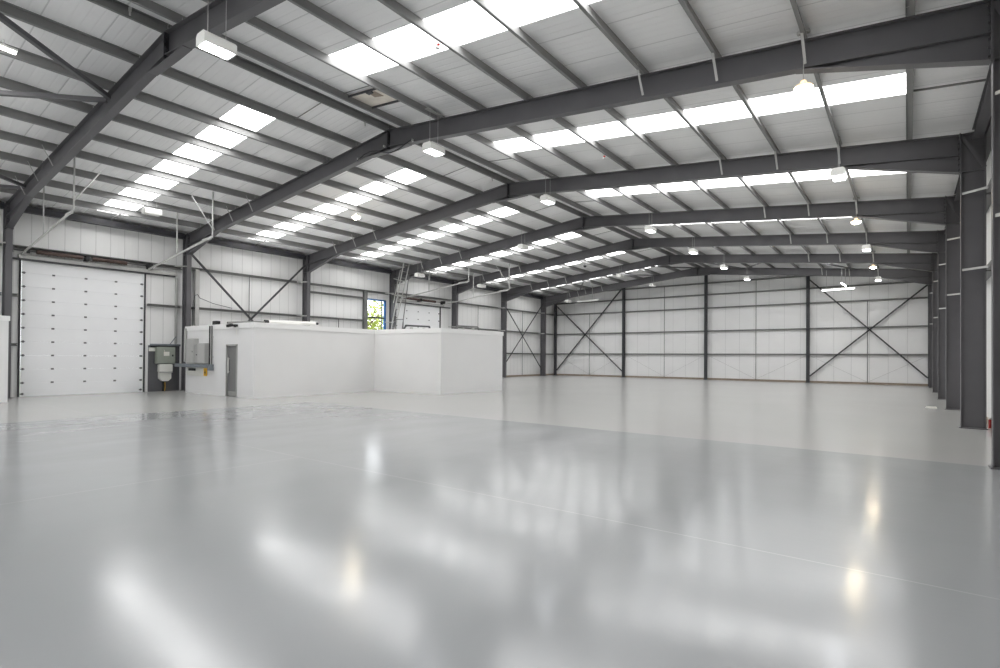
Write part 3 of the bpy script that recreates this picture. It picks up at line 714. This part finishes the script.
o = MB().bbox((-24.66,yw-.1,1.3),(-24.56,yw-.001,2.72),.005).build('conduit_box', BOXL, None, (-24.6,yw,1.3)); tag(o, 'slim upright box at the left end of the office wall', 'box', EG)
t = thing('loose_cable', 'loose cable looping beside the pale upright box post', 'cable', (-25.85,11.2,4.0))
MB().path([(XL+.25,11.1,2.9),(XL+.25,11.12,3.9),(XL+.25,11.2,4.3),(XL+.25,11.32,4.35),(XL+.25,11.42,4.2),(XL+.25,12.0,4.0),(XL+.25,12.9,3.84)],.012,6).build('cable_run', STEEL_D, t)
MB().bbox((XL+.2,11.08,3.66),(XL+.3,11.2,3.76),.008).build('cable_clip', BLACK, t)

# ------------------------------------------------------------------ lamps
def box_lamp(x, y, z, lab, lit=True, l=.55, w=.32, h=.2, hook=None):
    """hanging box lamp, its length along the building"""
    t = thing('box_lamp', lab, 'lamp', (x,y,z), 'hanging white box lamps')
    b = MB(); c = .05
    # housing: box with chamfered top edges
    prof = [(-w/2,0),(w/2,0),(w/2,h-c),(w/2-c,h),(-w/2+c,h),(-w/2,h-c)]
    b.sweep(prof, (x,y-l/2,z+.012), (x,y+l/2,z+.012), (1,0,0), (0,0,1)); b.build('housing', LEADW, t)
    MB().box((x-w/2+.03,y-l/2+.04,z),(x+w/2-.03,y+l/2-.04,z+.014)).build('lens', LAMPE if lit else DIMLENS, t)
    zt_ = (hook or zs(x)-.1)
    MB().tube((x,y-l*.28,z+h),(x,y-l*.28,zt_),.006,6).tube((x,y+l*.28,z+h),(x,y+l*.28,zt_),.006,6).build('chain', GALV, t)
    MB().box((x-.05,y-.3,zt_-.02),(x+.05,y+.3,zt_)).build('hanger_plate', GALV, t)
    return t
def round_lamp(x, y, z, lab, R=.155):
    t = thing('round_lamp', lab, 'lamp', (x,y,z), 'hanging round warm lamps')
    MB().lathe((x,y,z), [(R*.97,0),(R,.012),(R*.93,.035),(R*.66,.06),(R*.36,.075),(R*.3,.13),(R*.2,.14),(0.001,.14)], 24).build('shade', AMBER, t)
    MB().lathe((x,y,z), [(R*.95,.012),(R*.85,-.035),(R*.5,-.065),(.001,-.075)], 24).build('bulb_lens', LAMPW, t)
    MB().tube((x,y,z+.13),(x,y,zs(x)-.1),.007,6).build('chain', GALV, t)
    MB().bbox((x-.1,y-.04,zs(x)-.14),(x+.1,y+.04,zs(x)-.08),.01).build('hook_plate', GALV, t)
    return t
ridge = ['white box lamp by the ridge, nearest and largest, left of the picture top','white box lamp just below the second roof beam near its apex','white box lamp just below the third roof beam near its apex',
         'white box lamp below the fourth roof beam, right of its apex','white box lamp below the fifth roof beam, right of its apex','white box lamp below the sixth roof beam, right of its apex','small white box lamp below the last roof beam, right of its apex']
for k in range(7):
    x = (-9.58,-10.2,-10.3,-8.88,-8.86,-8.86,-8.84)[k]
    box_lamp(x, FY[k]-(.3 if k < 2 else .36), (6.86,7.08,7.14,7.07,7.05,7.05,7.06)[k], ridge[k])
mid = {3:'white box lamp below the fourth roof beam, left of its apex',5:'white box lamp below the sixth roof beam, left of its apex',6:'white box lamp below the last roof beam, left of its apex'}
for k, lab in mid.items(): box_lamp(-15.6, FY[k]-.32, 7.1, lab, False)
lft = {3:'flat white box lamp above the distant roller door, left one',4:'flat white box lamp beside the column right of the distant roller door',6:'flat white box lamp left of the long far tube lamp'}
for k, lab in lft.items(): box_lamp(-23.0, FY[k]-.32, 6.3, lab, False)
box_lamp(-21.7, 7.9, 6.62, 'white box lamp hanging before the big roller door under the rooflight', False)
rgt = {2:'square-looking white box lamp below the third roof beam near the bare columns',4:'white box lamp below the fifth roof beam near the bare columns',6:'white box lamp below the last roof beam near the bare columns'}
for k, lab in rgt.items(): box_lamp(-1.43, FY[k]-.32, 6.24+.03*k, lab, True)
rnd = {1:'lit round warm lamp below the second roof beam, brightest at upper right',3:'lit round warm lamp below the fourth roof beam near the bare columns',5:'small lit round warm lamp below the sixth roof beam near the bare columns'}
for k, lab in rnd.items(): round_lamp(-1.45, FY[k]-.15, 6.3 if k == 1 else 6.45, lab)
round_lamp(-17.74, 13.8, 7.18, 'lit round warm lamp hanging alone among the roller-door slope rooflights')
def tube_lamp(p, q, lab, lit, tops):
    t = thing('tube_lamp', lab, 'lamp', tuple((V3(p)+V3(q))/2), 'long tube lamps')
    p, q = V3(p), V3(q)
    MB().bar(p+V3((0,0,.05)), q+V3((0,0,.05)), .09, .05).build('batten', LEADW, t)
    MB().tube(p+(q-p)*.02, q-(q-p)*.02, .035, 10).build('tube', TUBEE if lit else DIMLENS, t)
    c = MB()
    for f, zz in tops: a = p+(q-p)*f; c.bar(a+V3((0,0,.07)), (a.x+zz[1], a.y, zz[0]), .03 if not lit else .02)
    c.build('hanger', GALV, t)
    return t
tube_lamp((-22.2,40.1,6.3),(-20.2,40.1,6.34),'long pale tube lamp on slanting hangers below the last roof beam, far left', False, ((.15,(7.45,-.35)),(.7,(7.55,.05))))
tube_lamp((-4.42,40.1,6.03),(-2.62,40.1,6.06),'long lit tube lamp hanging level before the end wall', True, ((.15,(7.3,0)),(.85,(7.15,0))))
tube_lamp((-3.25,39.0,6.3),(-3.1,40.1,6.22),'short lit tube lamp seen end-on, hanging on two long rods', True, ((.1,(7.35,0)),(.9,(7.35,0))))
tube_lamp((-14.9,2.86,7.87),(-14.75,1.8,7.87),'lit tube lamp fixed under the roof at the upper left edge', True, ((.2,(8.05,0)),(.8,(8.05,0))))

# ------------------------------------------------------------------ small things under the roof
def detector(x, y, lab):
    z = zt(x)
    t = thing('smoke_detector', lab, 'detector', (x,y,z-.1), 'red and white detectors on the purlins')
    MB().lathe((x,y,z-.1), [(.001,-.0),(.04,.0),(.045,.025),(.025,.05),(.001,.05)], 14).build('sensor', LEADW, t)
    MB().bbox((x-.01,y-.03,z-.05),(x+.05,y+.03,z+.0),.01).build('base', RED, t)
    return t
detector(-7.46, 7.75, 'small red and white detector on a purlin across the nearest bright rooflight')
detector(-7.46, 15.1, 'small red and white detector on a purlin before the third roof beam')
for k, lab in ((0,'small pale clip hanging from the ridge before the nearest roof beam'),(1,'small pale clip hanging from the ridge before the second roof beam'),(2,'small pale clip hanging from the ridge before the third roof beam')):
    x, y = RX+(.1 if k == 0 else -.22), FY[k]-.75; z = zt(x)+.1
    t = thing('ridge_clip', lab, 'clip', (x,y,z-.14), 'clips hanging from the ridge purlins')
    MB().box((x-.03,y-.02,z-.06),(x+.03,y+.02,z+.02)).build('clip', GALV, t); MB().tube((x,y,z-.14),(x,y,z-.05),.018,8).build('pin', GALV, t)
t = thing('roof_camera', 'small black camera hanging under the roof between fifth and sixth beams', 'camera', (-16.7,31.2,7.45))
MB().tube((-16.7,31.2,7.6),(-16.7,31.2,7.95),.02,8).build('stalk', BLACK, t); MB().lathe((-16.7,31.2,7.45), [(.001,0),(.08,.03),(.11,.09),(.1,.15),(.001,.16)], 14).build('dome', BLACK, t)
# patched roof hatch by the ridge
t = thing('roof_hatch', 'stained square roof hatch with a dark frame near the ridge', 'hatch', (-11.4,9.2,8.3))
h = MB(); xa, xb, ya, yb = -11.93, -10.42, 8.82, 9.6
MB().prism([(xa,ya,zs(xa)-.03),(xb,ya,zs(xb)-.03),(xb,yb,zs(xb)-.03),(xa,yb,zs(xa)-.03)], (0,0,.015)).build('patch_board', STAIN, t)
for y in (ya, yb): MB().bar((xa,y,zs(xa)-.055),(xb,y,zs(xb)-.055),.025,.05).build('trimmer', STEEL_D, t)
MB().box((-11.02,8.84,zs(-10.9)-.08),(-10.86,8.95,zs(-10.9)-.034)).build('catch', STEEL_D, t)
MB().prism([(-11.05,8.98,zs(-11.05)-.036),(-10.8,8.95,zs(-10.8)-.036),(-10.8,9.25,zs(-10.8)-.036),(-11.1,9.2,zs(-11.1)-.036)], (0,0,.005)).build('rust_patch', BROWN, t)
t = thing('draped_cable', 'thin cable draped under the apex of the second roof beam', 'cable', (RX,FY[1]-.2,7.5))
pts = [(-13.6+i*.3, FY[1]-.16, 7.55+.13*math.sin(i*.9)-.02*i*0+ .04*math.sin(i*.45)) for i in range(9)]
MB().path([(p[0],p[1],min(zt(p[0])-DEP+.06, p[2]+.1)) for p in pts], .014, 6).build('cable_run', BLACK, t)
for i in (0,4,8): MB().bbox((pts[i][0]-.02,FY[1]-.17,zt(pts[i][0])-DEP-.0),(pts[i][0]+.02,FY[1]-.1,zt(pts[i][0])-DEP+.06),.004).build('cable_clip', GALV, t)
# little things on the floor by the columns
t = thing('floor_bracket', 'small white bracket lying on the floor by the bare columns', 'bracket', (.62,23.0,0))
MB().bbox((.48,22.93,0),(.78,23.07,.03),.008).build('plate', CREAM, t); MB().bbox((.5,22.98,.03),(.76,23.02,.06),.006).build('lip', CREAM, t)
t = thing('red_bollard', 'low red and white stub at the wall behind a bare column', 'stub', (1.55,17.15,0))
MB().tube((1.56,17.15,0),(1.56,17.15,.2),.035,12).build('stub_body', RED, t); MB().lathe((1.56,17.15,.2), [(.035,0),(.037,.02),(.02,.04),(.001,.045)], 12).build('stub_top', CREAM, t)

# ------------------------------------------------------------------ sky and camera
w = bpy.data.worlds.new('overcast_sky'); scn.world = w; w.use_nodes = True
bg = w.node_tree.nodes['Background']; bg.inputs[0].default_value = (.93,.97,1,1); bg.inputs[1].default_value = 3.5

for o in bpy.data.objects:
    if '_o' in o: del o['_o']
cam = bpy.data.cameras.new('camera'); co = bpy.data.objects.new('camera', cam); COL.objects.link(co)
yaw, pitch, roll = map(math.radians, (-37.05,.51,.424))
f = V3((math.sin(yaw)*math.cos(pitch), math.cos(yaw)*math.cos(pitch), math.sin(pitch)))
r = V3((math.cos(yaw),-math.sin(yaw),0)); u = r.cross(f)
r2 = math.cos(roll)*r+math.sin(roll)*u; u2 = -math.sin(roll)*r+math.cos(roll)*u
co.matrix_world = Matrix(((r2.x,u2.x,-f.x,0),(r2.y,u2.y,-f.y,0),(r2.z,u2.z,-f.z,1.5785),(0,0,0,1)))
cam.lens = 19.439; cam.sensor_width = 36; cam.shift_y = .01872; cam.clip_start = .05; cam.clip_end = 300
scn.camera = co
vs = scn.view_settings; vs.view_transform = 'Standard'; vs.look = 'None'; vs.gamma = 1; vs.use_curve_mapping = False; vs.exposure = 0.84
cy = scn.cycles
cy.use_denoising = True; cy.max_bounces = 12; cy.diffuse_bounces = 7; cy.glossy_bounces = 5; cy.sample_clamp_indirect = 8; cy.use_light_tree = True
